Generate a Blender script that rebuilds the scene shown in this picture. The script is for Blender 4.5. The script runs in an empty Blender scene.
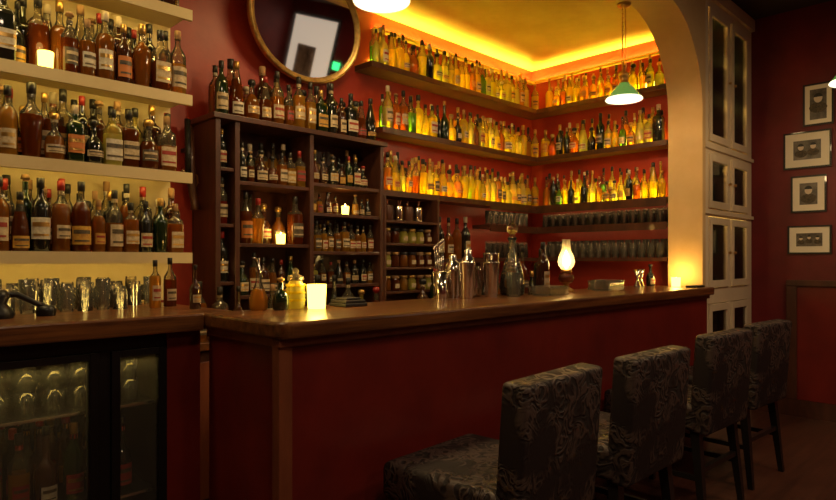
import bpy, math, random, bmesh
from mathutils import Vector, Matrix
random.seed(23)
S=bpy.context.scene
try:
    S.view_settings.view_transform='Standard'
    S.view_settings.look='None'
except Exception: pass
try: S.cycles.transparent_max_bounces=20
except Exception: pass

# ---------------------------------------------------------------- materials
M={}
def nt(name):
    m=bpy.data.materials.new(name); m.use_nodes=True
    t=m.node_tree; t.nodes.clear()
    o=t.nodes.new('ShaderNodeOutputMaterial'); M[name]=m
    return m,t,o
def prin(name,col,rough=.5,metal=0,coat=0,spec=.5,emit=None,es=0,noise=None,bump=0,bscale=20,trans=0,sheen=0):
    m,t,o=nt(name); N=t.nodes; L=t.links
    p=N.new('ShaderNodeBsdfPrincipled')
    p.inputs['Base Color'].default_value=(*col,1); p.inputs['Roughness'].default_value=rough
    p.inputs['Metallic'].default_value=metal; p.inputs['Coat Weight'].default_value=coat
    p.inputs['Specular IOR Level'].default_value=spec
    p.inputs['Transmission Weight'].default_value=trans
    p.inputs['Sheen Weight'].default_value=sheen
    if emit: p.inputs['Emission Color'].default_value=(*emit,1); p.inputs['Emission Strength'].default_value=es
    L.new(p.outputs[0],o.inputs[0])
    tc=N.new('ShaderNodeTexCoord')
    if noise:
        col2,sc,vec=noise
        mp=N.new('ShaderNodeMapping'); mp.inputs['Scale'].default_value=vec
        L.new(tc.outputs['Object'],mp.inputs[0])
        n=N.new('ShaderNodeTexNoise'); n.inputs['Scale'].default_value=sc; n.inputs['Detail'].default_value=7
        n.inputs['Roughness'].default_value=.65
        L.new(mp.outputs[0],n.inputs['Vector'])
        r=N.new('ShaderNodeValToRGB'); r.color_ramp.elements[0].position=.35; r.color_ramp.elements[1].position=.68
        r.color_ramp.elements[0].color=(*col,1); r.color_ramp.elements[1].color=(*col2,1)
        L.new(n.outputs[0],r.inputs[0]); L.new(r.outputs[0],p.inputs['Base Color'])
    if bump:
        n2=N.new('ShaderNodeTexNoise'); n2.inputs['Scale'].default_value=bscale; n2.inputs['Detail'].default_value=5
        L.new(tc.outputs['Object'],n2.inputs['Vector'])
        b=N.new('ShaderNodeBump'); b.inputs['Strength'].default_value=bump; b.inputs['Distance'].default_value=.01
        L.new(n2.outputs[0],b.inputs['Height']); L.new(b.outputs[0],p.inputs['Normal'])
    return m
def glass(name,col,transl=.25,rough=.04,tcol=None,ior=1.5):
    m,t,o=nt(name); N=t.nodes; L=t.links
    a=N.new('ShaderNodeBsdfTransparent'); a.inputs[0].default_value=(*col,1)
    b=N.new('ShaderNodeBsdfTranslucent'); b.inputs[0].default_value=(*(tcol or col),1)
    d=N.new('ShaderNodeBsdfDiffuse'); d.inputs[0].default_value=(*(tcol or col),1)
    bd=N.new('ShaderNodeMixShader'); bd.inputs[0].default_value=.35
    L.new(b.outputs[0],bd.inputs[1]); L.new(d.outputs[0],bd.inputs[2])
    x=N.new('ShaderNodeMixShader'); x.inputs[0].default_value=transl
    L.new(a.outputs[0],x.inputs[1]); L.new(bd.outputs[0],x.inputs[2])
    g=N.new('ShaderNodeBsdfGlossy'); g.inputs['Roughness'].default_value=rough
    f=N.new('ShaderNodeFresnel'); f.inputs[0].default_value=ior
    y=N.new('ShaderNodeMixShader'); L.new(f.outputs[0],y.inputs[0])
    L.new(x.outputs[0],y.inputs[1]); L.new(g.outputs[0],y.inputs[2]); L.new(y.outputs[0],o.inputs[0])
def emis(name,col,s):
    m,t,o=nt(name); e=t.nodes.new('ShaderNodeEmission'); e.inputs[0].default_value=(*col,1); e.inputs[1].default_value=s
    t.links.new(e.outputs[0],o.inputs[0])

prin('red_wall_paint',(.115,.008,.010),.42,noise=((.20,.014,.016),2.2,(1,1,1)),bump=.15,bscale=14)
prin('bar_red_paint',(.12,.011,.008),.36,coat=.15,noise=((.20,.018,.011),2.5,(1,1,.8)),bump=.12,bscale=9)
prin('red_wall_paint_lit',(.28,.020,.011),.42,noise=((.40,.034,.017),2.2,(1,1,1)),bump=.12,bscale=14)  # same wall red brightened, shelf glow put into the colour
prin('cream_paint',(.58,.46,.24),.5,noise=((.66,.54,.30),4,(1,1,1)))
prin('cabinet_cream',(.80,.68,.48),.45,noise=((.70,.58,.41),5,(1,1,.4)))
prin('arch_plaster',(.66,.45,.20),.7,noise=((.74,.53,.26),3,(1,1,1)),bump=.15)
prin('ceiling_yellow_lit',(.72,.54,.10),.7,noise=((.92,.76,.20),1.4,(1,1,1)),bump=.2,bscale=6)  # cream ceiling tinted ochre, yellow strip light put into its colour
prin('dark_ceiling',(.05,.03,.025),.8)
prin('floor_wood',(.05,.018,.012),.35,noise=((.10,.035,.020),4,(.4,6,1)),bump=.1)
prin('counter_wood',(.060,.021,.008),.30,coat=.35,noise=((.24,.09,.026),8,(.25,4,4)),bump=.14,bscale=26)
prin('dark_wood',(.050,.017,.010),.4,coat=.2,noise=((.10,.032,.016),6,(2,2,.5)))
prin('trim_wood',(.24,.07,.03),.4,noise=((.16,.042,.02),8,(2,2,.4)))
prin('black_wood',(.012,.010,.010),.35,coat=.3)
prin('black_metal',(.012,.012,.013),.35,metal=.3)
prin('fridge_liner',(.014,.011,.009),.5)
prin('steel',(.74,.70,.64),.15,metal=1)
prin('brass',(.62,.38,.13),.28,metal=1)
prin('gilt',(.62,.42,.15),.34,metal=.85,noise=((.34,.20,.07),22,(1,1,1)))
prin('mirror_glass',(.90,.87,.81),.03,metal=1)
prin('cap_black',(.015,.013,.012),.35); prin('cap_red',(.30,.015,.012),.35); prin('cap_gold',(.55,.34,.10),.3,metal=.8)
prin('cork',(.35,.20,.09),.8); prin('cap_cream',(.6,.5,.35),.5)
prin('label_cream',(.62,.50,.32),.6,noise=((.36,.26,.14),55,(1,1,1)))
prin('label_white',(.66,.60,.48),.6,noise=((.42,.36,.25),60,(1,1,1)))
prin('label_dark',(.03,.025,.022),.5,noise=((.14,.10,.05),60,(1,1,1)))
prin('label_red',(.30,.03,.02),.5); prin('label_yellow',(.60,.36,.05),.5,noise=((.35,.14,.03),60,(1,1,1)))
prin('label_orange',(.50,.16,.03),.5)
glass('clear_glass',(.93,.94,.90),.06)
glass('thin_glass',(.95,.95,.92),.06,.02,(.9,.85,.75),1.18)
glass('glassware',(.94,.92,.86),.14,.03,(.95,.88,.74),1.42)
glass('chimney_glass',(.98,.95,.85),.40,.04,(1,.88,.62),1.3)
glass('tinted_glass',(.80,.74,.55),.12)
glass('amber_liquor',(.66,.27,.05),.42,tcol=(.66,.24,.03))
glass('brown_liquor',(.34,.09,.02),.45,tcol=(.34,.08,.012))
glass('honey_liquor',(.88,.54,.12),.42,tcol=(.88,.46,.06))
glass('yellow_liquor',(.97,.82,.14),.58,tcol=(.99,.80,.05))
glass('pale_liquor',(.97,.93,.45),.50,tcol=(.98,.90,.22))
glass('green_liquor',(.35,.62,.12),.35,tcol=(.25,.55,.06))
glass('red_liquor',(.6,.05,.02),.4,tcol=(.6,.05,.02))
glass('yellow_glass',(.96,.90,.45),.30,tcol=(.98,.84,.20))
prin('dark_bottle',(.012,.013,.010),.08,coat=.6)
prin('dark_green_bottle',(.010,.022,.008),.08,coat=.6)
prin('brown_bottle',(.045,.015,.006),.08,coat=.6)
prin('crystal',(.95,.93,.88),.03,trans=1)
emis('led_yellow',(1,.76,.05),30.0)
emis('cove_fill',(1,.78,.10),130.0)  # added fill strip, brightens the alcove ceiling
emis('led_warm',(1,.70,.18),16)
emis('led_dim',(1,.60,.22),7)
emis('flame',(1,.66,.24),45); emis('bulb',(1,.80,.48),14)
emis('candle_glow',(1,.72,.10),6.0)
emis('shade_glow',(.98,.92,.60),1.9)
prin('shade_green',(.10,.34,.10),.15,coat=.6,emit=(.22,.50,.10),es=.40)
prin('wax',(.8,.6,.25),.6,emit=(1,.6,.12),es=.8)
prin('photo_dark',(.05,.042,.036),.3,noise=((.26,.22,.18),9,(1,1,1)))
prin('photo_pale',(.75,.63,.50),.5); prin('mat_board',(.95,.88,.72),.6)
prin('plastic_white',(.7,.65,.55),.4)
prin('napkin_black',(.015,.013,.013),.6)
prin('poster_white_glow',(.92,.87,.78),.6,emit=(1,.85,.7),es=.45)  # glow added so the poster shows bright in the mirror
prin('grey_card',(.10,.07,.05),.6,noise=((.45,.33,.22),5,(1,1,1))); prin('exit_green',(.02,.4,.1),.5,emit=(.05,.9,.25),es=2.0)
glass('cabinet_glass',(.92,.88,.78),.02,ior=1.3)
m,t,o=nt('damask_velvet'); N=t.nodes;L=t.links
p=N.new('ShaderNodeBsdfPrincipled'); p.inputs['Specular IOR Level'].default_value=.4
tc=N.new('ShaderNodeTexCoord'); n1=N.new('ShaderNodeTexNoise'); n1.inputs['Scale'].default_value=12; n1.inputs['Detail'].default_value=1.5; n1.inputs['Distortion'].default_value=2.2
L.new(tc.outputs['Object'],n1.inputs['Vector'])
mm=N.new('ShaderNodeMath'); mm.operation='MULTIPLY'; mm.inputs[1].default_value=16
L.new(n1.outputs[0],mm.inputs[0]); ss=N.new('ShaderNodeMath'); ss.operation='SINE'; L.new(mm.outputs[0],ss.inputs[0])
n3=N.new('ShaderNodeTexNoise'); n3.inputs['Scale'].default_value=6; n3.inputs['Detail'].default_value=2; L.new(tc.outputs['Object'],n3.inputs['Vector'])
ms_=N.new('ShaderNodeMapRange'); ms_.inputs[1].default_value=.40; ms_.inputs[2].default_value=.54; L.new(n3.outputs[0],ms_.inputs[0])
mx=N.new('ShaderNodeMath'); mx.operation='MULTIPLY'; L.new(ss.outputs[0],mx.inputs[0]); L.new(ms_.outputs[0],mx.inputs[1])
r=N.new('ShaderNodeValToRGB'); r.color_ramp.elements[0].position=.28; r.color_ramp.elements[1].position=.70
r.color_ramp.elements[0].color=(.016,.010,.010,1); r.color_ramp.elements[1].color=(.075,.052,.046,1)
L.new(mx.outputs[0],r.inputs[0]); L.new(r.outputs[0],p.inputs['Base Color'])
rr=N.new('ShaderNodeMapRange'); rr.inputs[1].default_value=-1; rr.inputs[2].default_value=1; rr.inputs[3].default_value=.8; rr.inputs[4].default_value=.40
L.new(mx.outputs[0],rr.inputs[0]); L.new(rr.outputs[0],p.inputs['Roughness'])
bb=N.new('ShaderNodeBump'); bb.inputs['Strength'].default_value=.6; bb.inputs['Distance'].default_value=.004
L.new(mx.outputs[0],bb.inputs['Height']); L.new(bb.outputs[0],p.inputs['Normal']); L.new(p.outputs[0],o.inputs[0])

# ---------------------------------------------------------------- mesh builder
class MB:
    def __init__(s): s.v=[];s.f=[];s.m=[];s.sm=[];s.names=[]
    def mi(s,n):
        if n not in s.names: s.names.append(n)
        return s.names.index(n)
    def add(s,vs,fs,mat,smooth=False):
        b=len(s.v); s.v+= [tuple(v) for v in vs]
        for i,f in enumerate(fs):
            s.f.append([b+k for k in f]); s.m.append(s.mi(mat if isinstance(mat,str) else mat[i])); s.sm.append(smooth)
    def box(s,x0,x1,y0,y1,z0,z1,mat,tf=None):
        vs=[Vector(v) for v in((x0,y0,z0),(x1,y0,z0),(x1,y1,z0),(x0,y1,z0),(x0,y0,z1),(x1,y0,z1),(x1,y1,z1),(x0,y1,z1))]
        if tf: vs=[tf@v for v in vs]
        s.add(vs,[(0,3,2,1),(4,5,6,7),(0,1,5,4),(1,2,6,5),(2,3,7,6),(3,0,4,7)],mat)
    def rbox(s,x0,x1,y0,y1,z0,z1,mat,r=.03,tf=None,n=3):
        bm=bmesh.new(); bmesh.ops.create_cube(bm,size=1)
        for v in bm.verts:
            v.co=Vector(((x0+x1)/2+v.co.x*(x1-x0),(y0+y1)/2+v.co.y*(y1-y0),(z0+z1)/2+v.co.z*(z1-z0)))
        bmesh.ops.bevel(bm,geom=bm.edges[:],offset=r,segments=n,profile=.5,affect='EDGES')
        if tf: bmesh.ops.transform(bm,matrix=tf,verts=bm.verts)
        bm.verts.index_update()
        s.add([v.co.copy() for v in bm.verts],[[v.index for v in f.verts] for f in bm.faces],mat,True); bm.free()
    def lathe(s,prof,loc,mats,seg=14,p=2,tf=None,cap=True,sx=1,sy=1):
        vs=[];L=Vector(loc)
        for (r,z) in prof:
            for k in range(seg):
                a=2*math.pi*(k+.5)/seg; c=math.cos(a); q=math.sin(a)
                if p!=2:
                    c=math.copysign(abs(c)**(2/p),c); q=math.copysign(abs(q)**(2/p),q)
                w=Vector((r*c*sx,r*q*sy,z))
                if tf: w=tf@w
                vs.append(w+L)
        fs=[];ms=[]
        for i in range(len(prof)-1):
            mt=mats if isinstance(mats,str) else mats[i]
            for k in range(seg):
                k2=(k+1)%seg
                fs.append((i*seg+k,i*seg+k2,(i+1)*seg+k2,(i+1)*seg+k)); ms.append(mt)
        s.add(vs,fs,ms,True)
        if cap:
            b=len(s.v)-len(vs)
            s.f.append([b+k for k in range(seg)][::-1]); s.m.append(s.mi(ms[0])); s.sm.append(False)
            s.f.append([b+(len(prof)-1)*seg+k for k in range(seg)]); s.m.append(s.mi(ms[-1])); s.sm.append(False)
    def tube(s,pts,r,mat,seg=8):
        pts=[Vector(q) for q in pts]; vs=[]
        for i,q in enumerate(pts):
            d=(pts[min(i+1,len(pts)-1)]-pts[max(i-1,0)]).normalized()
            up=Vector((0,0,1)) if abs(d.z)<.9 else Vector((1,0,0))
            a=d.cross(up).normalized(); b=d.cross(a)
            rr=r[i] if isinstance(r,(list,tuple)) else r
            for k in range(seg):
                an=2*math.pi*k/seg; vs.append(q+a*rr*math.cos(an)+b*rr*math.sin(an))
        fs=[(i*seg+k,i*seg+(k+1)%seg,(i+1)*seg+(k+1)%seg,(i+1)*seg+k) for i in range(len(pts)-1) for k in range(seg)]
        fs.append(list(range(seg))[::-1]); fs.append([(len(pts)-1)*seg+k for k in range(seg)])
        s.add(vs,fs,mat,True)
    def arc(s,x,y,z0,z1,r,ang,half,mat,n=6,p=2):
        vs=[]
        for k in range(n+1):
            a=ang-half+2*half*k/n; c=math.cos(a);q=math.sin(a)
            if p!=2: c=math.copysign(abs(c)**(2/p),c); q=math.copysign(abs(q)**(2/p),q)
            vs+=[(x+r*c,y+r*q,z0),(x+r*c,y+r*q,z1)]
        s.add(vs,[(2*k,2*k+2,2*k+3,2*k+1) for k in range(n)],mat,True)
    def done(s,name,bevel=0,loc=None,rotz=0,parent=None):
        me=bpy.data.meshes.new(name); me.from_pydata(s.v,[],s.f); me.update()
        for n in s.names: me.materials.append(M[n])
        me.polygons.foreach_set('material_index',s.m); me.polygons.foreach_set('use_smooth',s.sm)
        o=bpy.data.objects.new(name,me); S.collection.objects.link(o)
        if bevel:
            b=o.modifiers.new('bev','BEVEL'); b.width=bevel; b.segments=2; b.limit_method='ANGLE'
        if loc: o.location=loc
        o.rotation_euler.z=rotz
        if parent: o.parent=parent
        return o

# ---------------------------------------------------------------- bottles
KINDS={
 'whisky':([(.96,0),(1,.015),(1,.56),(.93,.62),(.62,.69),(.36,.75),(.32,.80),(.32,.90)],.90,(.12,.46),2),
 'bordeaux':([(.95,0),(1,.015),(1,.60),(.90,.66),(.48,.72),(.36,.77),(.34,.92)],.90,(.14,.48),2),
 'square':([(.92,0),(1,.02),(1,.60),(.92,.66),(.5,.71),(.34,.75),(.34,.88)],.88,(.12,.50),5),
 'slope':([(.90,0),(1,.02),(1,.34),(.86,.50),(.60,.66),(.38,.80),(.33,.92)],.91,(.08,.32),2),
 'squat':([(.85,0),(1,.05),(1.04,.30),(.96,.45),(.66,.56),(.34,.63),(.32,.84)],.82,(.12,.40),2),
 'longneck':([(.95,0),(1,.02),(1,.44),(.82,.52),(.40,.60),(.32,.70),(.28,.94)],.93,(.10,.38),2),
 'flare':([(.72,0),(.76,.02),(1,.52),(.96,.60),(.50,.68),(.34,.73),(.34,.90)],.89,(.16,.44),2),
}
RAD={'whisky':.125,'bordeaux':.118,'square':.135,'slope':.135,'squat':.19,'longneck':.125,'flare':.14}
def bottle(mb,x,y,z,kind,h,liq,cap,label,ang,fill=None,seg=12,empty='tinted_glass',rs=1):
    prof,capz,lab,p=KINDS[kind]; R=RAD[kind]*h*rs
    fill=random.uniform(.45,.72) if fill is None else fill
    if liq.endswith('_bottle'): empty=liq
    if liq in('yellow_liquor','pale_liquor'): empty='yellow_glass'
    pr=[]; 
    for i,(r,zz) in enumerate(prof):
        if pr and pr[-1][1]<fill*1.0<zz:
            r0,z0=pr[-1]; t=(fill-z0)/(zz-z0); pr.append((r0+(r-r0)*t,fill))
        pr.append((r,zz))
    mats=[liq if (pr[i][1]+pr[i+1][1])/2<fill else empty for i in range(len(pr)-1)]
    mb.lathe([(r*R,zz*h) for r,zz in pr],(x,y,z),mats,seg=seg,p=p,cap=False)
    mb.lathe([(.85*R,.004),(.001,.004)],(x,y,z),liq,seg=seg,p=p,cap=False)
    nr=prof[-1][0]*R
    if kind=='squat' or (cap=='cork' and random.random()<.3):
        mb.lathe([(nr*.9,capz*h),(nr*.9,capz*h+.008),(nr*1.5,capz*h+.012),(nr*1.6,.93*h),(nr*1.3,.985*h),(.001,h)],(x,y,z),cap,seg=10,cap=False)
    else:
        mb.lathe([(nr*1.0,(capz-.04)*h),(nr*1.22,(capz-.035)*h),(nr*1.22,.995*h),(nr*1.0,h),(.001,h)],(x,y,z),cap,seg=10,cap=False)
    if label:
        rl=R+.0018; z0,z1=lab
        z0+=random.uniform(-.03,.05); z1-=random.uniform(0,.12)
        half=random.uniform(.75,1.15)
        if kind=='flare': z0,z1=.46,.56
        else:
            mb.arc(x,y,z+z0*h,z+z1*h,rl,ang,half,label,p=p)
            ac=random.choice(['label_dark','label_red','cap_gold','label_dark']) if label!='label_dark' else 'label_cream'
            mb.arc(x,y,z+(z0+.58*(z1-z0))*h,z+(z0+.78*(z1-z0))*h,rl+.001,ang,half*.8,ac,p=p)
            mb.arc(x,y,z+(z0+.15*(z1-z0))*h,z+(z0+.24*(z1-z0))*h,rl+.001,ang,half*.7,ac,p=p)
        if random.random()<.4: mb.arc(x,y,z+.80*h,z+.86*h,nr+.0015,ang,3.1,label)
WH=dict(liq=['amber_liquor']*5+['brown_liquor']*5+['honey_liquor']*3+['dark_bottle']*4+['brown_bottle']*2+['pale_liquor']+['dark_green_bottle'],
        cap=['cap_black']*5+['cork']*2+['cap_gold','cap_red','cap_cream'],lab=['label_cream']*5+['label_white']*2+['label_dark']*3+['label_orange','label_yellow',None],
        kind=['whisky']*4+['square']*4+['bordeaux','squat','squat','slope','flare','longneck'])
YE=dict(liq=['yellow_liquor']*8+['pale_liquor']*7+['honey_liquor']*3+['green_liquor','amber_liquor','dark_bottle'],
        cap=['cap_black']*4+['cap_gold']*2+['cork','cap_cream'],lab=['label_yellow']*3+['label_cream']*3+['label_white','label_dark']+[None]*6,
        kind=['whisky','square','bordeaux','longneck','longneck','slope','squat','flare'])
YE2=dict(YE,liq=YE['liq']+['dark_bottle']*4+['amber_liquor']*3+['dark_green_bottle','green_liquor'])
DK=dict(liq=['dark_bottle']*4+['brown_bottle']*3+['dark_green_bottle']*2+['brown_liquor']*3+['amber_liquor']*4+['honey_liquor']*2,
        cap=['cap_black']*4+['cap_red','cap_gold','cork'],lab=['label_cream']*4+['label_white','label_dark','label_dark','label_red','label_yellow'],
        kind=['whisky','square','bordeaux','slope','squat','longneck'])
def row(mb,a,b,z,pal,ang,hr=(.26,.33),gap=.008,skip=0,rs=1,keepout=()):
    a=Vector(a);b=Vector(b);D=(b-a).normalized();T=(b-a).length;s=random.uniform(0,.03)
    nrm=Vector((-D.y,D.x))
    while True:
        k=random.choice(pal['kind']); h=random.uniform(*hr)
        if k=='squat': h*=.8
        r=RAD[k]*h*rs*1.04
        if s+2*r>T: break
        q=a+D*(s+r)+nrm*random.uniform(-.005,.005)
        s+=2*r+gap+random.random()*gap
        if random.random()<skip or any(abs(q.x-kx)<.035+r and abs(q.y-ky)<.05+r for kx,ky in keepout): continue
        bottle(mb,q.x,q.y,z,k,h,random.choice(pal['liq']),random.choice(pal['cap']),random.choice(pal['lab']),ang+random.uniform(-.25,.25),rs=rs)
def tumbler(mb,x,y,z,r=.038,h=.09,up=True,mat='glassware',seg=12):
    pr=[(r*.82,0),(r*.86,.01),(r,h),(r*.94,h),(r*.80,.014),(.001,.014)]
    if not up: pr=[(rr,h-zz) for rr,zz in pr][::-1]
    mb.lathe(pr,(x,y,z),mat,seg=seg,cap=False)
    if up: mb.lathe([(r*.82,0),(.001,0)],(x,y,z),mat,seg=seg,cap=False)

# ---------------------------------------------------------------- room shell
def room_box(name,*a,mat,bevel=0):
    b=MB(); b.box(*a,mat); return b.done(name,bevel)
room_box('floor',-2.6,6.15,-3.1,3.6,-.1,0,mat='floor_wood')
room_box('wall_back',-2.6,5.1,3.44,3.6,0,3.6,mat='red_wall_paint_lit')
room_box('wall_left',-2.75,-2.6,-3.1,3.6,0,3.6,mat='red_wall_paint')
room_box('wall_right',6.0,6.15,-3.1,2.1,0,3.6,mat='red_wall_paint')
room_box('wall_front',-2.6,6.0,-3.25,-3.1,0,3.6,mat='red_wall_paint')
room_box('wall_side',4.98,5.1,2.04,3.44,0,3.13,mat='red_wall_paint_lit')
room_box('wall_cabinet_recess',5.1,6.0,2.04,2.12,0,3.6,mat='cabinet_cream')
room_box('ceiling',-2.6,6.0,-3.1,1.78,3.45,3.6,mat='dark_ceiling')
room_box('ceiling_alcove',-2.6,5.1,2.04,3.44,3.13,3.25,mat='ceiling_yellow_lit')
b=MB(); X1=4.8; XL=-1.6; R=.68; sp=2.45; y0,y1=1.78,2.04; XO=4.86
out=[(X1,0),(X1,sp)]+[(X1-R+R*math.cos(a),sp+R*math.sin(a)) for a in [math.pi/2*k/16 for k in range(1,17)]]
out+=[(XL+R-R*math.sin(a),sp+R*math.cos(a)) for a in [math.pi/2*k/16 for k in range(0,17)]]+[(XL,0)]
n=len(out); vs=[];fs=[];ms=[]
for q in out: vs+=[(q[0],y0,q[1]),(q[0],y1,q[1])]
for i in range(n-1): fs.append((2*i,2*i+1,2*i+3,2*i+2)); ms.append('arch_plaster')
b.add(vs,fs,ms,True)
for yy in (y0,y1):
    for i in range(n-1):
        a1,a2=out[i],out[i+1]
        if abs(a1[0]-a2[0])<1e-6:
            ox=XO if a1[0]>1.6 else -2.6
            b.add([(a1[0],yy,a1[1]),(ox,yy,a1[1]),(ox,yy,a2[1]),(a2[0],yy,a2[1])],[(0,1,2,3)],'arch_plaster')
        else:
            b.add([(a1[0],yy,a1[1]),(a1[0],yy,3.6),(a2[0],yy,3.6),(a2[0],yy,a2[1])],[(0,1,2,3)],'arch_plaster')
    b.add([(X1,yy,sp),(XO,yy,sp),(XO,yy,3.6),(X1,yy,3.6)],[(0,1,2,3)],'arch_plaster')
    b.add([(XL,yy,sp),(-2.6,yy,sp),(-2.6,yy,3.6),(XL,yy,3.6)],[(0,1,2,3)],'arch_plaster')
b.add([(XO,y0,0),(XO,y1,0),(XO,y1,3.6),(XO,y0,3.6)],[(0,1,2,3)],'arch_plaster')
b.done('wall_arch')

# ---------------------------------------------------------------- tall cream display cabinet (right)
b=MB(); cx0,cx1=4.87,5.99; cy=1.80; cb=2.03
b.box(cx0,cx1,cb-.02,cb,0,3.44,'cabinet_cream')
b.box(cx0,cx0+.03,cy+.04,cb-.02,0,3.44,'cabinet_cream'); b.box(cx1-.03,cx1,cy+.04,cb-.02,0,3.44,'cabinet_cream')
rows_=[(.12,.98),(1.10,1.66),(1.72,2.15),(2.24,3.28)]
for a,c in ((0,.12),(.98,1.10),(1.66,1.72),(2.15,2.24),(3.28,3.44)):
    b.box(cx0,cx1,cy,cy+.04,a,c,'cabinet_cream'); b.box(cx0+.03,cx1-.03,cy+.04,cb-.02,c-.05,c-.02,'cabinet_cream')
b.box(cx0,cx1,cy-.03,cy,3.34,3.44,'cabinet_cream'); b.box(cx0,cx1,cy-.02,cy,2.18,2.21,'cabinet_cream'); b.box(cx0,cx1,cy-.02,cy,1.675,1.705,'cabinet_cream')
xm=(cx0+cx1)/2
for z0,z1 in rows_:
    for a,c in((cx0,cx0+.10),(xm-.03,xm+.03),(cx1-.12,cx1)): b.box(a,c,cy,cy+.04,z0,z1,'cabinet_cream')
    for a,c in((cx0+.10,xm-.03),(xm+.03,cx1-.12)):
        b.box(a+.005,a+.05,cy-.015,cy+.01,z0+.005,z1-.005,'cabinet_cream'); b.box(c-.05,c-.005,cy-.015,cy+.01,z0+.005,z1-.005,'cabinet_cream')
        b.box(a+.05,c-.05,cy-.015,cy+.01,z0+.005,z0+.06,'cabinet_cream'); b.box(a+.05,c-.05,cy-.015,cy+.01,z1-.06,z1-.005,'cabinet_cream')
        b.box(a+.05,c-.05,cy,cy+.004,z0+.06,z1-.06,'cabinet_glass')
        b.lathe([(.006,0),(.012,.01),(.012,.02),(.001,.026)],(c-.03 if a<xm-.2 else a+.03,cy-.015,(z0+z1)/2),'brass',seg=10,tf=Matrix.Rotation(math.pi/2,4,'X'))
for z in(2.62,2.95): b.box(cx0+.03,cx1-.03,cy+.05,cb-.02,z-.015,z,'cabinet_cream')
for z in(3.245,2.925,2.595,2.12,1.63): b.box(cx0+.05,cx1-.05,cy+.052,cy+.066,z,z+.010,'led_warm')
b.done('display_cabinet',.004)
b=MB()
for z,hr in((2.22,(.24,.33)),(2.62,(.22,.29)),(2.95,(.2,.26)),(1.70,(.22,.3)),(1.08,(.28,.36)),(.10,(.3,.4))): row(b,(4.95,1.94),(5.92,1.94),z,YE2,-math.pi/2,hr,gap=.02)
b.done('cabinet_bottles')

# wainscot right wall
b=MB(); b.box(5.955,6.0,-3.1,1.52,1.10,1.15,'dark_wood'); b.box(5.975,6.0,-3.1,1.52,.14,1.10,'bar_red_paint')
for y in (1.44,.74,.04,-.66,-1.36,-2.06,-2.76): b.box(5.96,5.975,y,y+.08,.14,1.10,'dark_wood')
b.done('trim_wainscot',.004)
room_box('baseboard_right',5.96,6.0,-3.1,1.78,0,.14,mat='dark_wood')
b=MB(); b.rbox(5.985,6.0,1.60,1.68,.36,.48,'plastic_white',.004); b.box(5.980,5.985,1.625,1.655,.385,.415,'cap_black'); b.box(5.980,5.985,1.625,1.655,.43,.46,'cap_black'); b.done('power_outlet')

# ---------------------------------------------------------------- framed photographs
def picture(y0,y1,z0,z1,kind):
    b=MB(); X=5.999; fw=.014
    for a in((y0,y1,z0,z0+fw),(y0,y1,z1-fw,z1),(y0,y0+fw,z0+fw,z1-fw),(y1-fw,y1,z0+fw,z1-fw)): b.box(X-.018,X,*a,'black_wood')
    b.box(X-.012,X,y0+fw,y1-fw,z0+fw,z1-fw,'mat_board')
    mg={1:.05,2:.075,3:.065,4:.065}[kind]
    b.box(X-.014,X-.012,y0+mg,y1-mg,z0+mg,z1-mg,'photo_dark')
    def head(cy_,cz,s):
        for k,(rr,dz,rz) in enumerate(((1.05,-1.25,.72),(.5,0,.62))):
            vs=[(X-.0145-.001*k,cy_+s*rr*math.cos(2*math.pi*i/16),cz+s*dz+s*rz*math.sin(2*math.pi*i/16)) for i in range(16)]
            b.add(vs,[list(range(16))],'photo_pale' if k==1 else 'label_dark')
        vs=[(X-.0165,cy_+s*.52*math.cos(math.pi*i/8),cz+s*.15+s*.52*math.sin(math.pi*i/8)) for i in range(9)]
        b.add(vs,[list(range(9))],'cap_black')
    cz=(z0+z1)/2; cyy=(y0+y1)/2
    if kind==1: head(cyy,cz+.05,.062)
    elif kind==2: head(cyy-.045,cz+.03,.042); head(cyy+.045,cz+.025,.044)
    elif kind==3: head(cyy,cz+.03,.055)
    else:
        head(cyy-.06,cz+.015,.026); head(cyy+.06,cz+.012,.026); head(cyy,cz+.02,.026)
    b.done('framed_photo')
picture(1.18,1.40,2.44,2.79,1); picture(1.195,1.546,2.09,2.40,2); picture(1.23,1.49,1.72,2.03,3); picture(1.195,1.515,1.37,1.61,4)

# ---------------------------------------------------------------- bar counter
b=MB()
b.box(1.11,4.795,1.745,1.775,0,1.06,'bar_red_paint')
b.box(1.11,1.15,1.775,2.24,0,1.06,'bar_red_paint')
b.box(1.15,4.79,2.20,2.24,0,1.06,'dark_wood')
b.box(1.098,1.15,1.733,1.775,0,1.06,'trim_wood')
b.box(1.15,4.795,1.735,1.745,0,.12,'dark_wood')
b.box(1.095,4.795,1.725,1.745,1.035,1.062,'trim_wood')
b.box(1.10,1.11,1.775,2.24,1.035,1.062,'trim_wood')
b.box(1.15,4.79,1.775,2.20,.55,.58,'dark_wood')
b.done('bar_counter',.003)
b=MB()
pts=[(4.795,1.69),(4.795,2.25),(1.085,2.25)]
rc=.05
for k in range(7):
    a=math.pi+math.pi/2*k/6; pts.append((1.085+rc+rc*math.cos(a),1.69+rc+rc*math.sin(a)))
n=len(pts); vs=[(x,y,1.062) for x,y in pts]+[(x,y,1.12) for x,y in pts]
b.add(vs,[list(range(n)),[n+i for i in range(n)][::-1]]+[(i,i+n,(i+1)%n+n,(i+1)%n) for i in range(n)],'counter_wood')
o=b.done('bar_top')
md=o.modifiers.new('b','BEVEL'); md.width=.012; md.segments=3; md.limit_method='ANGLE'
bm=bmesh.new(); bm.from_mesh(o.data); bmesh.ops.recalc_face_normals(bm,faces=bm.faces); bm.to_mesh(o.data); bm.free()

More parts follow.
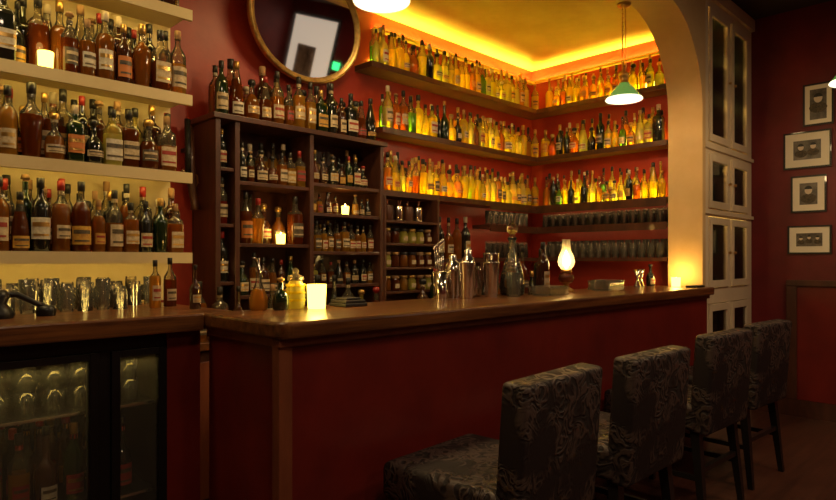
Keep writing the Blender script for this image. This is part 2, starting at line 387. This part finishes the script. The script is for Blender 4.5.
# ---------------------------------------------------------------- left counter with glass-door fridge
b=MB()
b.box(-1.5,1.083,2.22,3.10,1.055,1.12,'counter_wood')
b.box(1.083,1.22,2.252,3.10,1.055,1.12,'counter_wood')
b.done('back_counter_top',.008)
b=MB(); fy=2.30
b.box(-1.45,-1.41,fy,3.05,0,1.055,'black_metal'); b.box(.97,1.10,fy-.01,3.05,0,1.055,'bar_red_paint')
b.box(-1.41,.97,3.0,3.05,0,1.055,'black_metal'); b.box(-1.41,.97,fy,3.0,0,.1,'black_metal')
b.box(-1.41,.97,2.99,3.0,.1,1.0,'fridge_liner'); b.box(.96,.97,fy+.05,2.99,.1,1.0,'fridge_liner')
b.box(-1.41,.97,fy,fy+.05,1.0,1.055,'black_metal')
for z in(.46,.63,.79):
    if z!=.63: b.box(-1.41,.96,fy+.07,2.98,z-.008,z,'thin_glass'); b.box(-1.41,.96,fy+.06,fy+.07,z-.010,z+.002,'steel')
for a,c in((-.62,.02),(.02,.735),(.775,.97)):
    b.box(a,a+.03,fy-.012,fy+.03,.1,1.0,'black_metal'); b.box(c-.03,c,fy-.012,fy+.03,.1,1.0,'black_metal')
    b.box(a+.03,c-.03,fy-.012,fy+.03,.975,1.0,'black_metal'); b.box(a+.03,c-.03,fy-.012,fy+.03,.1,.15,'black_metal')
    b.box(a+.03,c-.03,fy+.005,fy+.010,.15,.975,'thin_glass')
b.box(.735,.775,fy,fy+.05,.1,1.0,'black_metal')
b.box(-1.41,.96,fy+.032,fy+.048,.985,.999,'led_warm')
b.done('glass_door_fridge',.002)
b=MB()
for yy in(2.43,2.54,2.66,2.80): 
    row(b,(-.6,yy),(.92,yy),.46,dict(liq=['dark_bottle','dark_green_bottle','brown_bottle','honey_liquor'],cap=['cap_black','cap_red','cap_gold'],lab=['label_cream','label_white','label_red','label_dark','label_yellow'],kind=['bordeaux','longneck']),-math.pi/2,(.26,.30),gap=.008)
    row(b,(-.6,yy),(.92,yy),.10,dict(liq=['dark_bottle','dark_green_bottle'],cap=['cap_black','cap_red'],lab=['label_cream','label_white'],kind=['bordeaux','longneck']),-math.pi/2,(.27,.31),gap=.02)
b.done('wine_bottles')
b=MB()
for i in range(18):
    for j in range(3):
        x=-.55+i*.084+(j%2)*.03; y=2.42+j*.14
        if x<.91:
            tumbler(b,x,y,.79,.036,.085,seg=14,mat='clear_glass')
            if (i+j)%4: tumbler(b,x,y,.876,.033,.075,seg=14,mat='clear_glass')
b.done('stacked_glasses')

# ---------------------------------------------------------------- left cream wall shelving
b=MB()
b.box(-1.3,1.33,3.10,3.43,1.12,3.12,'cream_paint')
tops=[1.355,1.735,2.105,2.51]
for z in tops:
    b.box(-1.3,1.33,2.87,3.10,z-.018,z,'cream_paint'); b.box(-1.3,1.33,2.85,2.87,z-.050,z,'cream_paint')
    b.box(-1.25,1.31,2.875,2.888,z-.026,z-.018,'led_warm')
b.box(-1.34,-1.3,2.85,3.10,1.12,3.12,'cream_paint')
b.done('bottle_shelving_cream')
for z,hr in((1.355,(.22,.31)),(1.735,(.24,.31)),(2.105,(.25,.32)),(2.51,(.25,.31))):
    b=MB()
    ko=[(.72,2.9)] if z==2.105 else []
    row(b,(-.9,2.905),(1.33,2.905),z,WH,-math.pi/2,hr,gap=.001,keepout=ko)
    row(b,(-.9,2.975),(1.33,2.975),z,WH,-math.pi/2,(hr[0]+.03,hr[1]+.015),gap=.002,rs=.85)
    row(b,(-.9,3.05),(1.33,3.05),z,WH,-math.pi/2,(hr[0]+.05,hr[1]+.025),gap=.004,rs=.9)
    b.done('liquor_bottles')
b=MB()
for i in range(18):
    for j in range(4):
        x=.34+i*.066; y=2.66+j*.10
        if x<1.0 or (x<1.18 and y>2.8): tumbler(b,x+(j%2)*.02,y,1.12,.028,.085+.02*((i+j)%3),up=(i%2==0),seg=14)
b.done('drinking_glasses')
b=MB()
for x,y,k,h,l in((1.06,2.62,'bordeaux',.20,'honey_liquor'),(1.14,2.66,'whisky',.21,'brown_liquor'),(1.15,2.44,'longneck',.18,'brown_bottle')):
    bottle(b,x,y,1.12,k,h,l,'cap_black','label_cream',-math.pi/2,seg=16)
b.done('syrup_bottles')
b=MB()
b.lathe([(.05,0),(.055,.012),(.045,.03),(.03,.05),(.042,.075),(.03,.095),(.001,.10)],(.48,2.52,1.12),'black_metal',seg=16,cap=False)
b.tube([(.48,2.52,1.20),(.54,2.52,1.20),(.60,2.52,1.165),(.63,2.52,1.15)],[.013,.011,.010,.012],'black_metal')
b.lathe([(.03,0),(.034,.02),(.026,.035),(.001,.04)],(.63,2.52,1.12),'black_metal',seg=14,cap=False)
b.done('citrus_press')

# ---------------------------------------------------------------- middle dark wood bottle unit
b=MB(); uy=3.15; ux0,ux1=1.60,2.82
zt=2.12
b.box(ux0,ux1,3.415,3.435,.90,zt,'dark_wood')
b.box(ux0-.02,ux1+.02,uy-.02,3.435,zt-.03,zt,'dark_wood')
for x in (ux0,1.715,2.215,ux1-.03): b.box(x,x+.03,uy,3.415,.90,zt-.03,'dark_wood')
L_=[1.765,1.415,1.12]; R_=[1.80,1.615,1.375,1.165]
for z in L_: b.box(1.745,2.215,uy+.01,3.415,z-.022,z,'dark_wood')
for z in [1.83,1.52,1.2]: b.box(ux0+.03,1.715,uy+.01,3.415,z-.02,z,'dark_wood')
for z in R_: b.box(2.245,ux1-.03,uy+.01,3.415,z-.022,z,'dark_wood')
b.done('bottle_cabinet',.003)
A=-math.pi/2
b=MB(); row(b,(1.60,3.19),(2.82,3.19),zt,DK,A,(.24,.36),gap=.003); row(b,(1.62,3.27),(2.82,3.27),zt,WH,A,(.26,.36),gap=.006)
row(b,(2.45,3.35),(2.78,3.35),zt,DK,A,(.26,.32),gap=.02); b.done('liquor_bottles')
b=MB()
row(b,(1.75,3.20),(2.21,3.20),1.765,DK,A,(.18,.25),gap=.003); row(b,(1.75,3.30),(2.21,3.30),1.765,WH,A,(.24,.28),gap=.004)
row(b,(1.75,3.20),(2.21,3.20),1.415,WH,A,(.24,.30),gap=.003,keepout=[(2.03,3.18)]); row(b,(1.75,3.30),(2.21,3.30),1.415,DK,A,(.26,.31),gap=.004)
row(b,(1.75,3.22),(2.21,3.22),1.12,DK,A,(.20,.25),gap=.003)
bottle(b,1.672,3.22,1.83,'bordeaux',.22,'dark_bottle','cap_gold','label_cream',A)
bottle(b,1.672,3.22,1.52,'bordeaux',.26,'red_liquor','cap_black','label_cream',A)
bottle(b,1.672,3.22,1.20,'bordeaux',.28,'dark_bottle','cap_red','label_white',A)
b.done('liquor_bottles')
b=MB()
row(b,(2.25,3.20),(2.78,3.20),1.80,DK,A,(.17,.25),gap=.003); row(b,(2.25,3.30),(2.78,3.30),1.80,WH,A,(.2,.26),gap=.004)
row(b,(2.25,3.22),(2.78,3.22),1.615,DK,A,(.11,.14),gap=.01,keepout=[(2.52,3.2)],rs=1.3)
row(b,(2.25,3.20),(2.78,3.20),1.375,dict(liq=['honey_liquor','amber_liquor','honey_liquor'],cap=['cap_black'],lab=['label_cream','label_dark'],kind=['whisky','square']),A,(.17,.20),gap=.004)
row(b,(2.25,3.30),(2.78,3.30),1.375,DK,A,(.17,.21),gap=.004)
row(b,(2.25,3.22),(2.78,3.22),1.165,WH,A,(.12,.16),gap=.01,rs=1.3)
b.done('liquor_bottles')

b=MB(); px,py=1.545,3.33
b.tube([(px-.02,py,2.10),(px-.015,py,1.90),(px-.01,py,1.80)],[.016,.019,.022],'black_metal',seg=10)
b.tube([(px,py,2.06),(px,py,1.86),(px+.003,py,1.76),(px+.010,py,1.69),(px+.022,py,1.63),(px+.025,py,1.60)],[.014,.022,.026,.022,.020,.028],'dark_wood',seg=10)
b.tube([(px+.012,py-.01,1.80),(px+.03,py-.01,1.79),(px+.035,py-.01,1.75),(px+.02,py-.01,1.72)],.006,'brass',seg=6)
b.tube([(px-.03,py,1.80),(px-.05,py,1.82),(px-.06,py,1.79)],[.009,.008,.006],'steel',seg=6)
b.box(px-.01,px+.01,py,3.439,1.93,1.95,'black_metal')
b.done('antique_pistol')

# ---------------------------------------------------------------- corner wall shelves
SZ=[2.70,2.26,1.815]; XS=[2.80,2.90,2.90]
b=MB()
for z,xs in zip(SZ,XS):
    b.box(xs,4.975,3.25,3.437,z-.04,z,'dark_wood'); b.box(4.79,4.975,2.05,3.25,z-.04,z,'dark_wood')
    b.box(xs+.14,4.62,3.428,3.434,z+.002,z+.085,'led_yellow'); b.box(4.966,4.972,2.16,3.16,z+.002,z+.085,'led_yellow')
zc=2.995
b.box(2.95,4.97,3.405,3.437,zc,zc+.008,'ceiling_yellow_lit'); b.box(2.95,4.945,3.400,3.406,zc,zc+.022,'ceiling_yellow_lit')  # added ledge hiding a fill strip that brightens the alcove ceiling
b.box(4.945,4.972,2.06,3.405,zc,zc+.008,'ceiling_yellow_lit'); b.box(4.939,4.946,2.06,3.405,zc,zc+.022,'ceiling_yellow_lit')
b.box(3.0,4.93,3.412,3.430,zc+.010,zc+.014,'cove_fill'); b.box(4.950,4.966,2.10,3.40,zc+.010,zc+.014,'cove_fill')
b.done('corner_wall_shelf')
for k,(z,xs) in enumerate(zip(SZ,XS)):
    b=MB()
    hr=[(.21,.30),(.22,.31),(.21,.29)][k]
    pal=YE if k!=1 else YE2
    row(b,(xs+.02,3.29),(4.76,3.29),z,pal,A,hr,gap=.002); row(b,(xs+.05,3.355),(4.86,3.355),z,YE,A,(hr[0]+.03,min(hr[1]+.02,.31)),gap=.008,rs=.82)
    bottle(b,4.835,3.30,z,'whisky',.27,'yellow_liquor','cap_gold','label_yellow',-2.4)
    b.done('liquor_bottles')
    b=MB()
    row(b,(4.83,2.06),(4.83,3.24),z,YE2 if k else YE,math.pi,hr,gap=.002); row(b,(4.895,2.1),(4.895,3.24),z,YE,math.pi,(hr[0]+.03,min(hr[1]+.02,.31)),gap=.010,rs=.8)
    b.done('liquor_bottles')
b=MB()
for z in(1.62,1.34): b.box(4.79,4.975,2.05,3.437,z-.03,z,'dark_wood'); b.box(4.1,4.79,3.25,3.437,z-.03,z,'dark_wood')
for z in(1.775,1.59): 
    b.box(4.785,4.79,2.05,3.25,z-.03,z,'dark_wood'); b.box(4.792,4.802,2.08,3.25,z-.010,z-.002,'led_dim')
    b.box(4.1,4.785,3.242,3.248,z-.03,z,'dark_wood'); b.box(4.12,4.76,3.252,3.262,z-.010,z-.002,'led_dim')
b.done('glassware_shelf')
b=MB()
for i in range(15): 
    y=2.12+i*.076; tumbler(b,4.84,y,1.62,.032,.11,up=False); tumbler(b,4.92,y,1.62,.03,.12,up=False); tumbler(b,4.84,y,1.34,.034,.12); tumbler(b,4.92,y,1.34,.034,.15)
for i in range(8):
    x=4.16+i*.075; tumbler(b,x,3.31,1.62,.032,.12); tumbler(b,x,3.31,1.34,.032,.14,up=False)
b.done('drinking_glasses')
b=MB()
b.box(2.87,2.89,3.20,3.435,.9,1.77,'dark_wood'); b.box(3.41,3.43,3.20,3.435,.9,1.77,'dark_wood'); b.box(2.89,3.41,3.425,3.435,.9,1.77,'dark_wood')
for z in(1.60,1.44,1.27,1.10): b.box(2.89,3.41,3.20,3.425,z-.018,z,'dark_wood')
b.done('jar_rack',.002)
b=MB()
for z in(1.44,1.27,1.10):
    for i in range(6):
        x=2.945+i*.083; b.lathe([(.028,0),(.032,.008),(.032,.07),(.024,.085),(.024,.09)],(x,3.26,z),random.choice(['honey_liquor','amber_liquor','brown_liquor','brown_liquor','pale_liquor']),seg=12)
        b.lathe([(.027,.088),(.029,.09),(.029,.108),(.001,.108)],(x,3.26,z),random.choice(['cap_black','cap_gold','cork']),seg=12,cap=False)
        if random.random()<.6: b.arc(x,3.26,z+.02,z+.05,.0335,A,.7,'label_cream')
b.done('spice_jars')
b=MB()
for i in range(4):
    x=2.97+i*.1; b.lathe([(.03,0),(.034,.01),(.034,.10),(.03,.11)],(x,3.27,1.60),'steel' if i%2 else 'dark_wood',seg=12)
    for k in range(3): b.tube([(x,3.27,1.70),(x+random.uniform(-.03,.03),3.27,1.60+random.uniform(.13,.16))],.003,'trim_wood',seg=5)
b.done('bar_tool_cups')
b=MB(); b.box(1.35,4.79,2.98,3.435,.86,.90,'counter_wood'); b.box(1.37,4.77,3.02,3.435,0,.86,'dark_wood')
for i in range(5): b.box(1.42+i*.67,2.02+i*.67,3.0,3.02,.1,.8,'trim_wood')
b.box(3.50,4.05,3.28,3.435,1.30,1.33,'dark_wood'); b.box(3.50,3.53,3.28,3.435,.9,1.30,'dark_wood'); b.box(4.02,4.05,3.28,3.435,.9,1.30,'dark_wood')
b.done('back_bar_bench',.003)
b=MB(); row(b,(3.52,3.35),(4.04,3.35),1.33,WH,A,(.28,.36),gap=.01)
row(b,(4.1,3.30),(4.75,3.30),.90,WH,A,(.28,.38),gap=.02); row(b,(3.1,3.12),(4.75,3.12),.90,DK,A,(.30,.37),gap=.03)
b.done('liquor_bottles')
b=MB()
row(b,(1.42,3.06),(2.8,3.06),.90,dict(DK,liq=DK['liq']+['honey_liquor','pale_liquor']*2),A,(.25,.33),gap=.02); b.done('liquor_bottles')

# ---------------------------------------------------------------- oval mirror
b=MB(); K=48
tfm=Matrix.Translation((2.29,3.29,2.83))@Matrix.Rotation(math.radians(11),4,'X')@Matrix.Rotation(math.radians(12),4,'Y')
prof=[(0,.0),(0,.012),(.006,.020),(.014,.018),(.022,.030),(.033,.032),(.040,.024),(.043,.012),(.043,0)]
vs=[];A0,B0=.385,.325
for k in range(K):
    a=2*math.pi*k/K
    for dr,dz in prof: vs.append(tfm@Vector(((A0+dr)*math.cos(a),-dz,(B0+dr)*math.sin(a))))
P_=len(prof)
b.add(vs,[(k*P_+i,k*P_+i+1,((k+1)%K)*P_+i+1,((k+1)%K)*P_+i) for k in range(K) for i in range(P_-1)],'gilt',True)
b.add([tfm@Vector(((A0+.003)*math.cos(2*math.pi*k/K),-.010,(B0+.003)*math.sin(2*math.pi*k/K))) for k in range(K)],[list(range(K))],'mirror_glass')
b.add([tfm@Vector(((A0+.042)*math.cos(2*math.pi*k/K),0,(B0+.042)*math.sin(2*math.pi*k/K))) for k in range(K)],[list(range(K))],'dark_wood')
b.tube([(2.29,3.27,3.10),(2.29,3.438,3.11)],.004,'brass')
b.done('oval_mirror')

# ---------------------------------------------------------------- pendants
def pendant(x,y,z,ceil):
    b=MB()
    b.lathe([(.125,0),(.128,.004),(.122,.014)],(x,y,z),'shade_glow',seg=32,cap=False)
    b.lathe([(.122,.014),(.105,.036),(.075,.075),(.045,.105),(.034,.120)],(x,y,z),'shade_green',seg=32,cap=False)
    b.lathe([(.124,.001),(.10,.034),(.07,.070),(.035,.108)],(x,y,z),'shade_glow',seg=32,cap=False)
    b.lathe([(.036,.117),(.030,.130),(.026,.16),(.032,.165),(.030,.185),(.012,.20),(.010,.225),(.016,.23),(.001,.235)],(x,y,z),'brass',seg=18,cap=False)
    b.lathe([(.001,.03),(.018,.036),(.030,.055),(.030,.072),(.016,.10),(.014,.115)],(x,y,z),'bulb',seg=16,cap=False)
    b.tube([(x-.02,y,z+.16),(x-.035,y,z+.26),(x-.022,y,z+.34),(x-.018,y,ceil)],.0035,'brass',seg=6)
    b.tube([(x+.02,y,z+.16),(x+.035,y,z+.26),(x+.022,y,z+.34),(x+.018,y,ceil)],.0035,'brass',seg=6)
    zz=z+.36
    while zz<ceil-.03:
        b.lathe([(.003,0),(.008,.006),(.003,.012)],(x-.019,y,zz),'brass',seg=6); zz+=.03
    b.lathe([(.05,0),(.045,-.015),(.012,-.03)],(x,y,ceil),'brass',seg=16)
    b.done('pendant_lamp')
    l=bpy.data.lights.new('pendant_bulb','POINT'); l.energy=11; l.color=(1,.66,.30); l.shadow_soft_size=.05
    lo=bpy.data.objects.new('pendant_bulb',l); lo.location=(x,y,z-.01); S.collection.objects.link(lo)
pendant(1.84,2.07,2.47,3.13); pendant(4.13,2.07,2.45,3.13)
pendant(4.62,.81,2.42,3.45); pendant(1.4,-.9,2.42,3.45)

def pt(name,loc,e,col=(1,.6,.2),r=.03):
    l=bpy.data.lights.new(name,'POINT'); l.energy=e; l.color=col; l.shadow_soft_size=r
    o=bpy.data.objects.new(name,l); o.location=loc; S.collection.objects.link(o)
def area(name,loc,rot,e,col,sx,sy):
    l=bpy.data.lights.new(name,'AREA'); l.energy=e; l.color=col; l.shape='RECTANGLE'; l.size=sx; l.size_y=sy
    o=bpy.data.objects.new(name,l); o.location=loc; o.rotation_euler=rot; S.collection.objects.link(o)
area('room_fill',(.6,-.2,3.40),(0,0,0),20,(1,.72,.45),.5,.5)  # added fill lights for the room, no fixture here
area('room_fill',(3.8,-.6,3.40),(0,0,0),27,(1,.68,.40),.5,.5)
area('alcove_fill',(.3,2.35,3.11),(0,0,0),11,(1,.72,.34),.6,.2)  # added fill lights over the alcove shelves, no fixture here
area('alcove_fill',(2.3,2.40,3.11),(0,0,0),14,(1,.68,.28),.6,.2)

# ---------------------------------------------------------------- candles
def candle(x,y,z,r=.034,h=.085,e=1.2):
    b=MB()
    b.lathe([(r*.86,0),(r*.9,.006),(r,h),(r*.94,h),(r*.84,.010),(.001,.010)],(x,y,z),'candle_glow',seg=16,cap=False)
    b.lathe([(r*.86,0),(.001,0)],(x,y,z),'candle_glow',seg=16,cap=False)
    b.lathe([(r*.7,.012),(r*.7,.035),(.001,.034)],(x,y,z),'wax',seg=14,cap=False)
    b.lathe([(.001,.038),(.006,.045),(.005,.055),(.001,.070)],(x,y,z),'flame',seg=8,cap=False)
    b.done('votive_candle')
    pt('candle_light',(x,y,z+h+.03),e,(1,.55,.13),.03)
candle(1.51,2.10,1.12,.040,.10,4)
candle(.72,2.885,2.105,.030,.07,.3)
candle(2.03,3.185,1.415,.028,.06,.8); candle(2.52,3.19,1.615,.025,.055,.6)
candle(4.68,1.93,1.12,.035,.07,3)

# ---------------------------------------------------------------- objects on the bar
b=MB(); bottle(b,1.37,2.15,1.12,'squat',.13,'dark_green_bottle','cap_gold',None,A,rs=1.3,seg=20); b.done('bitters_bottle')
b=MB(); x,y=1.30,2.20
b.lathe([(.030,0),(.036,.01),(.036,.05),(.022,.085),(.012,.11),(.010,.15),(.014,.155)],(x,y,1.12),['honey_liquor']*3+['clear_glass']*3,seg=20,cap=False)
b.lathe([(.011,.15),(.013,.165),(.006,.175),(.005,.20),(.001,.21)],(x,y,1.12),'steel',seg=10,cap=False)
b.tube([(x,y,1.31),(x-.012,y,1.325),(x-.03,y,1.33)],.003,'steel',seg=6); b.done('dasher_bottle')
b=MB(); x,y=1.455,2.17
b.lathe([(.034,0),(.038,.008),(.040,.04),(.038,.09),(.030,.105),(.026,.115)],(x,y,1.12),'pale_liquor',seg=22,cap=False)
b.lathe([(.028,.113),(.034,.118),(.034,.132),(.012,.142),(.014,.155),(.008,.165),(.001,.168)],(x,y,1.12),'tinted_glass',seg=18,cap=False)
for zz in(.03,.06,.09): b.lathe([(.039,zz),(.0425,zz+.006),(.039,zz+.012)],(x,y,1.12),'yellow_liquor',seg=22,cap=False)
b.done('glass_jar')
b=MB()
b.rbox(1.63,1.75,2.06,2.18,1.12,1.135,'napkin_black',.004); b.rbox(1.635,1.745,2.065,2.175,1.135,1.148,'napkin_black',.004); b.rbox(1.65,1.73,2.08,2.16,1.148,1.158,'napkin_black',.004)
b.done('napkin_stack')
def shaker(x,y,h,kind):
    b=MB()
    if kind=='cobbler': pr=[(.036,0),(.040,.01),(.044,h*.60),(.045,h*.62),(.044,h*.66),(.030,h*.82),(.020,h*.85),(.020,h*.97),(.014,h),(.001,h)]
    else: pr=[(.034,0),(.036,.01),(.045,h*.97),(.047,h),(.043,h),(.035,.015),(.001,.015)]
    b.lathe(pr,(x,y,1.12),'steel',seg=28,cap=False); b.lathe([(pr[0][0],0),(.001,0)],(x,y,1.12),'steel',seg=28,cap=False)
    b.done('cocktail_shaker')
shaker(2.43,2.08,.19,'tin'); shaker(2.54,2.16,.26,'cobbler'); shaker(2.65,2.09,.19,'tin'); shaker(2.75,2.17,.24,'tin'); shaker(2.45,2.19,.23,'cobbler')
b=MB(); tumbler(b,2.77,2.03,1.12,.042,.13,mat='glassware',seg=20); b.tube([(2.775,2.03,1.14),(2.80,2.035,1.36)],.0025,'steel',seg=6); b.done('mixing_glass')
b=MB()
for i in range(5):
    x=2.318+i*.010; b.tube([(x,2.17,1.135),(x-.02+i*.006,2.18,1.38+.01*i)],.003,'steel',seg=6); b.lathe([(.001,-.012),(.008,-.006),(.008,.006),(.001,.012)],(x-.02+i*.006,2.18,1.38+.01*i),'steel',seg=8,cap=False)
b.lathe([(.036,0),(.038,.01),(.042,.14),(.040,.14),(.034,.012),(.001,.012)],(2.335,2.17,1.12),'steel',seg=20,cap=False)
b.done('bar_spoon_holder')
b=MB()
b.lathe([(.04,0),(.045,.01),(.050,.06),(.040,.11),(.034,.14),(.040,.165),(.038,.165),(.030,.14),(.036,.11),(.044,.06),(.038,.015),(.001,.015)],(2.63,2.20,1.12),'steel',seg=24,cap=False)
b.tube([(2.67,2.20,1.27),(2.71,2.20,1.26),(2.715,2.20,1.20),(2.675,2.20,1.17)],.005,'steel'); b.done('metal_jug')
b=MB(); x,y=2.88,2.12
b.lathe([(.001,.0),(.055,0),(.064,.01),(.067,.05),(.063,.10),(.047,.17),(.027,.225),(.019,.265),(.019,.305),(.026,.325),(.024,.328),(.015,.31),(.015,.265),(.022,.22),(.040,.165),(.057,.10),(.060,.05),(.050,.018),(.001,.016)],(x,y,1.12),'clear_glass',seg=20,p=2.6,cap=False)
b.lathe([(.001,.018),(.048,.02),(.057,.05),(.054,.09),(.001,.092)],(x,y,1.12),'honey_liquor',seg=20,p=2.6,cap=False)
for zz in(.12,.14,.16,.18): b.lathe([(.062-(zz-.10)*.24,zz),(.066-(zz-.10)*.24,zz+.005),(.061-(zz-.10)*.24,zz+.010)],(x,y,1.12),'crystal',seg=20,p=2.6,cap=False)
b.lathe([(.001,.295),(.014,.30),(.016,.326),(.024,.332),(.012,.342),(.034,.365),(.036,.382),(.022,.405),(.001,.412)],(x,y,1.12),'crystal',seg=8,cap=False)
b.done('crystal_decanter')
b=MB(); bottle(b,3.22,2.14,1.12,'whisky',.31,'brown_bottle','cap_black','label_cream',A,seg=20); bottle(b,3.08,2.19,1.12,'longneck',.28,'brown_liquor','cap_black','label_dark',A,seg=20); bottle(b,3.29,2.20,1.12,'square',.27,'dark_bottle','cap_black','label_dark',A,seg=20); b.done('liquor_bottles')
b=MB(); x,y=3.42,2.10
b.lathe([(.045,0),(.050,.006),(.046,.015),(.020,.03),(.018,.05),(.040,.062),(.050,.085),(.044,.108),(.024,.12)],(x,y,1.12),['brass']*5+['brown_liquor']*3,seg=24,cap=False)
b.lathe([(.024,.12),(.034,.122),(.036,.135),(.030,.14),(.012,.15),(.004,.16)],(x,y,1.12),'brass',seg=20,cap=False)
b.tube([(x+.03,y,1.248),(x+.055,y,1.248)],.003,'brass'); b.lathe([(.001,0),(.010,.0),(.010,.004),(.001,.004)],(x+.055,y,1.246),'brass',seg=10)
b.lathe([(.028,.138),(.048,.165),(.054,.19),(.046,.225),(.030,.26),(.025,.325),(.028,.33)],(x,y,1.12),'chimney_glass',seg=24,cap=False)
b.lathe([(.001,.150),(.014,.165),(.024,.19),(.016,.22),(.001,.26)],(x,y,1.12),'flame',seg=12,cap=False)
b.done('oil_lamp'); pt('oil_lamp_flame',(x,y,1.12+.20),15,(1,.60,.22),.015)
def crystalbowl(x,y,w,h,name):
    b=MB(); b.lathe([(.001,0),(w*.42,0),(w*.48,.006),(w*.5,h*.9),(w*.49,h),(w*.44,h),(w*.40,.012),(.001,.012)],(x,y,1.12),'glassware',seg=24,p=4,cap=False,sy=.7)
    for i in range(9):
        xx=x-w*.42+i*w*.105
        for s in(-1,1):
            b.tube([(xx-.010,y+s*w*.345,1.125),(xx+.010,y+s*w*.345,1.12+h*.95)],.005,'crystal',seg=5)
            b.tube([(xx+.010,y+s*w*.350,1.125),(xx-.010,y+s*w*.350,1.12+h*.95)],.004,'glassware',seg=5)
    b.done(name)
crystalbowl(2.99,1.95,.20,.055,'crystal_ashtray'); crystalbowl(3.74,2.0,.21,.07,'crystal_bowl')
b=MB()
for xx,yy in((4.40,2.10),(4.50,2.12)): b.lathe([(.026,0),(.027,.003),(.008,.055),(.008,.06),(.030,.13),(.028,.13),(.001,.07)],(xx,yy,1.12),'steel',seg=20,cap=False)
b.done('jiggers')
b=MB(); bottle(b,4.62,2.10,1.12,'squat',.17,'dark_bottle','cap_black','label_cream',A); b.done('bitters_bottle')
b=MB(); b.rbox(4.58,4.74,1.74,1.82,1.12,1.135,'napkin_black',.004); b.done('drinks_menu')

# ---------------------------------------------------------------- bar stools
def stool(x,y,rot):
    b=MB(); w=.24
    b.rbox(-w-.03,w+.01,-.22,.29,.47,.605,'damask_velvet',.028,n=4)
    lean=Matrix.Translation((0,-.22,.47))@Matrix.Rotation(math.radians(4),4,'X')
    b.rbox(-w-.015,w+.015,-.055,.040,-.01,.480,'damask_velvet',.018,tf=lean,n=4)
    b.rbox(-w+.02,w-.02,.03,.055,.15,.46,'damask_velvet',.010,tf=lean,n=2)
    for sx in(-1,1):
        for sy,yb in((1,.24),(-1,-.20)):
            xt=sx*(w-.03); xb=sx*(w-.005); ybb=yb+(.02 if sy>0 else -.05)
            q=[]
            for (cx_,cy_,z,r) in((xb,ybb,0,.014),(xt,yb,.48,.023)):
                q+=[(cx_-r,cy_-r,z),(cx_+r,cy_-r,z),(cx_+r,cy_+r,z),(cx_-r,cy_+r,z)]
            b.add(q,[(3,2,1,0),(4,5,6,7),(0,1,5,4),(1,2,6,5),(2,3,7,6),(3,0,4,7)],'black_wood')
    b.box(-w+.02,w-.02,.235,.265,.18,.21,'black_wood'); b.box(-w+.02,w-.02,-.235,-.21,.26,.285,'black_wood')
    for sx in(-1,1): b.box(sx*(w-.015)-.012,sx*(w-.015)+.012,-.22,.235,.22,.245,'black_wood')
    b.done('bar_stool',loc=(x,y,0),rotz=rot)
stool(1.75,1.38,math.radians(3)); stool(2.46,1.36,math.radians(-1)); stool(3.40,1.40,math.radians(-3)); stool(4.13,1.40,math.radians(-4))

# opposite side of the room, seen in the mirror
b=MB(); b.box(5.97,5.999,-2.95,-1.62,1.75,3.25,'black_wood'); b.box(5.96,5.97,-2.90,-1.67,1.80,3.20,'poster_white_glow'); b.box(5.955,5.96,-2.65,-2.1,2.25,2.75,'grey_card'); b.done('framed_poster')
b=MB(); b.box(5.96,5.995,-1.56,-1.42,2.50,2.62,'exit_green'); b.done('exit_sign')

# ---------------------------------------------------------------- world + camera
w=bpy.data.worlds.new('World'); S.world=w; w.use_nodes=True
w.node_tree.nodes['Background'].inputs[0].default_value=(.02,.008,.005,1); w.node_tree.nodes['Background'].inputs[1].default_value=.3
c=bpy.data.cameras.new('Camera'); co=bpy.data.objects.new('Camera',c); S.collection.objects.link(co)
co.location=(0,0,1.32); co.rotation_euler=(math.pi/2,0,-math.pi/4); c.lens=36*620/836; c.sensor_width=36; c.shift_y=10/836; c.clip_start=.02
S.camera=co
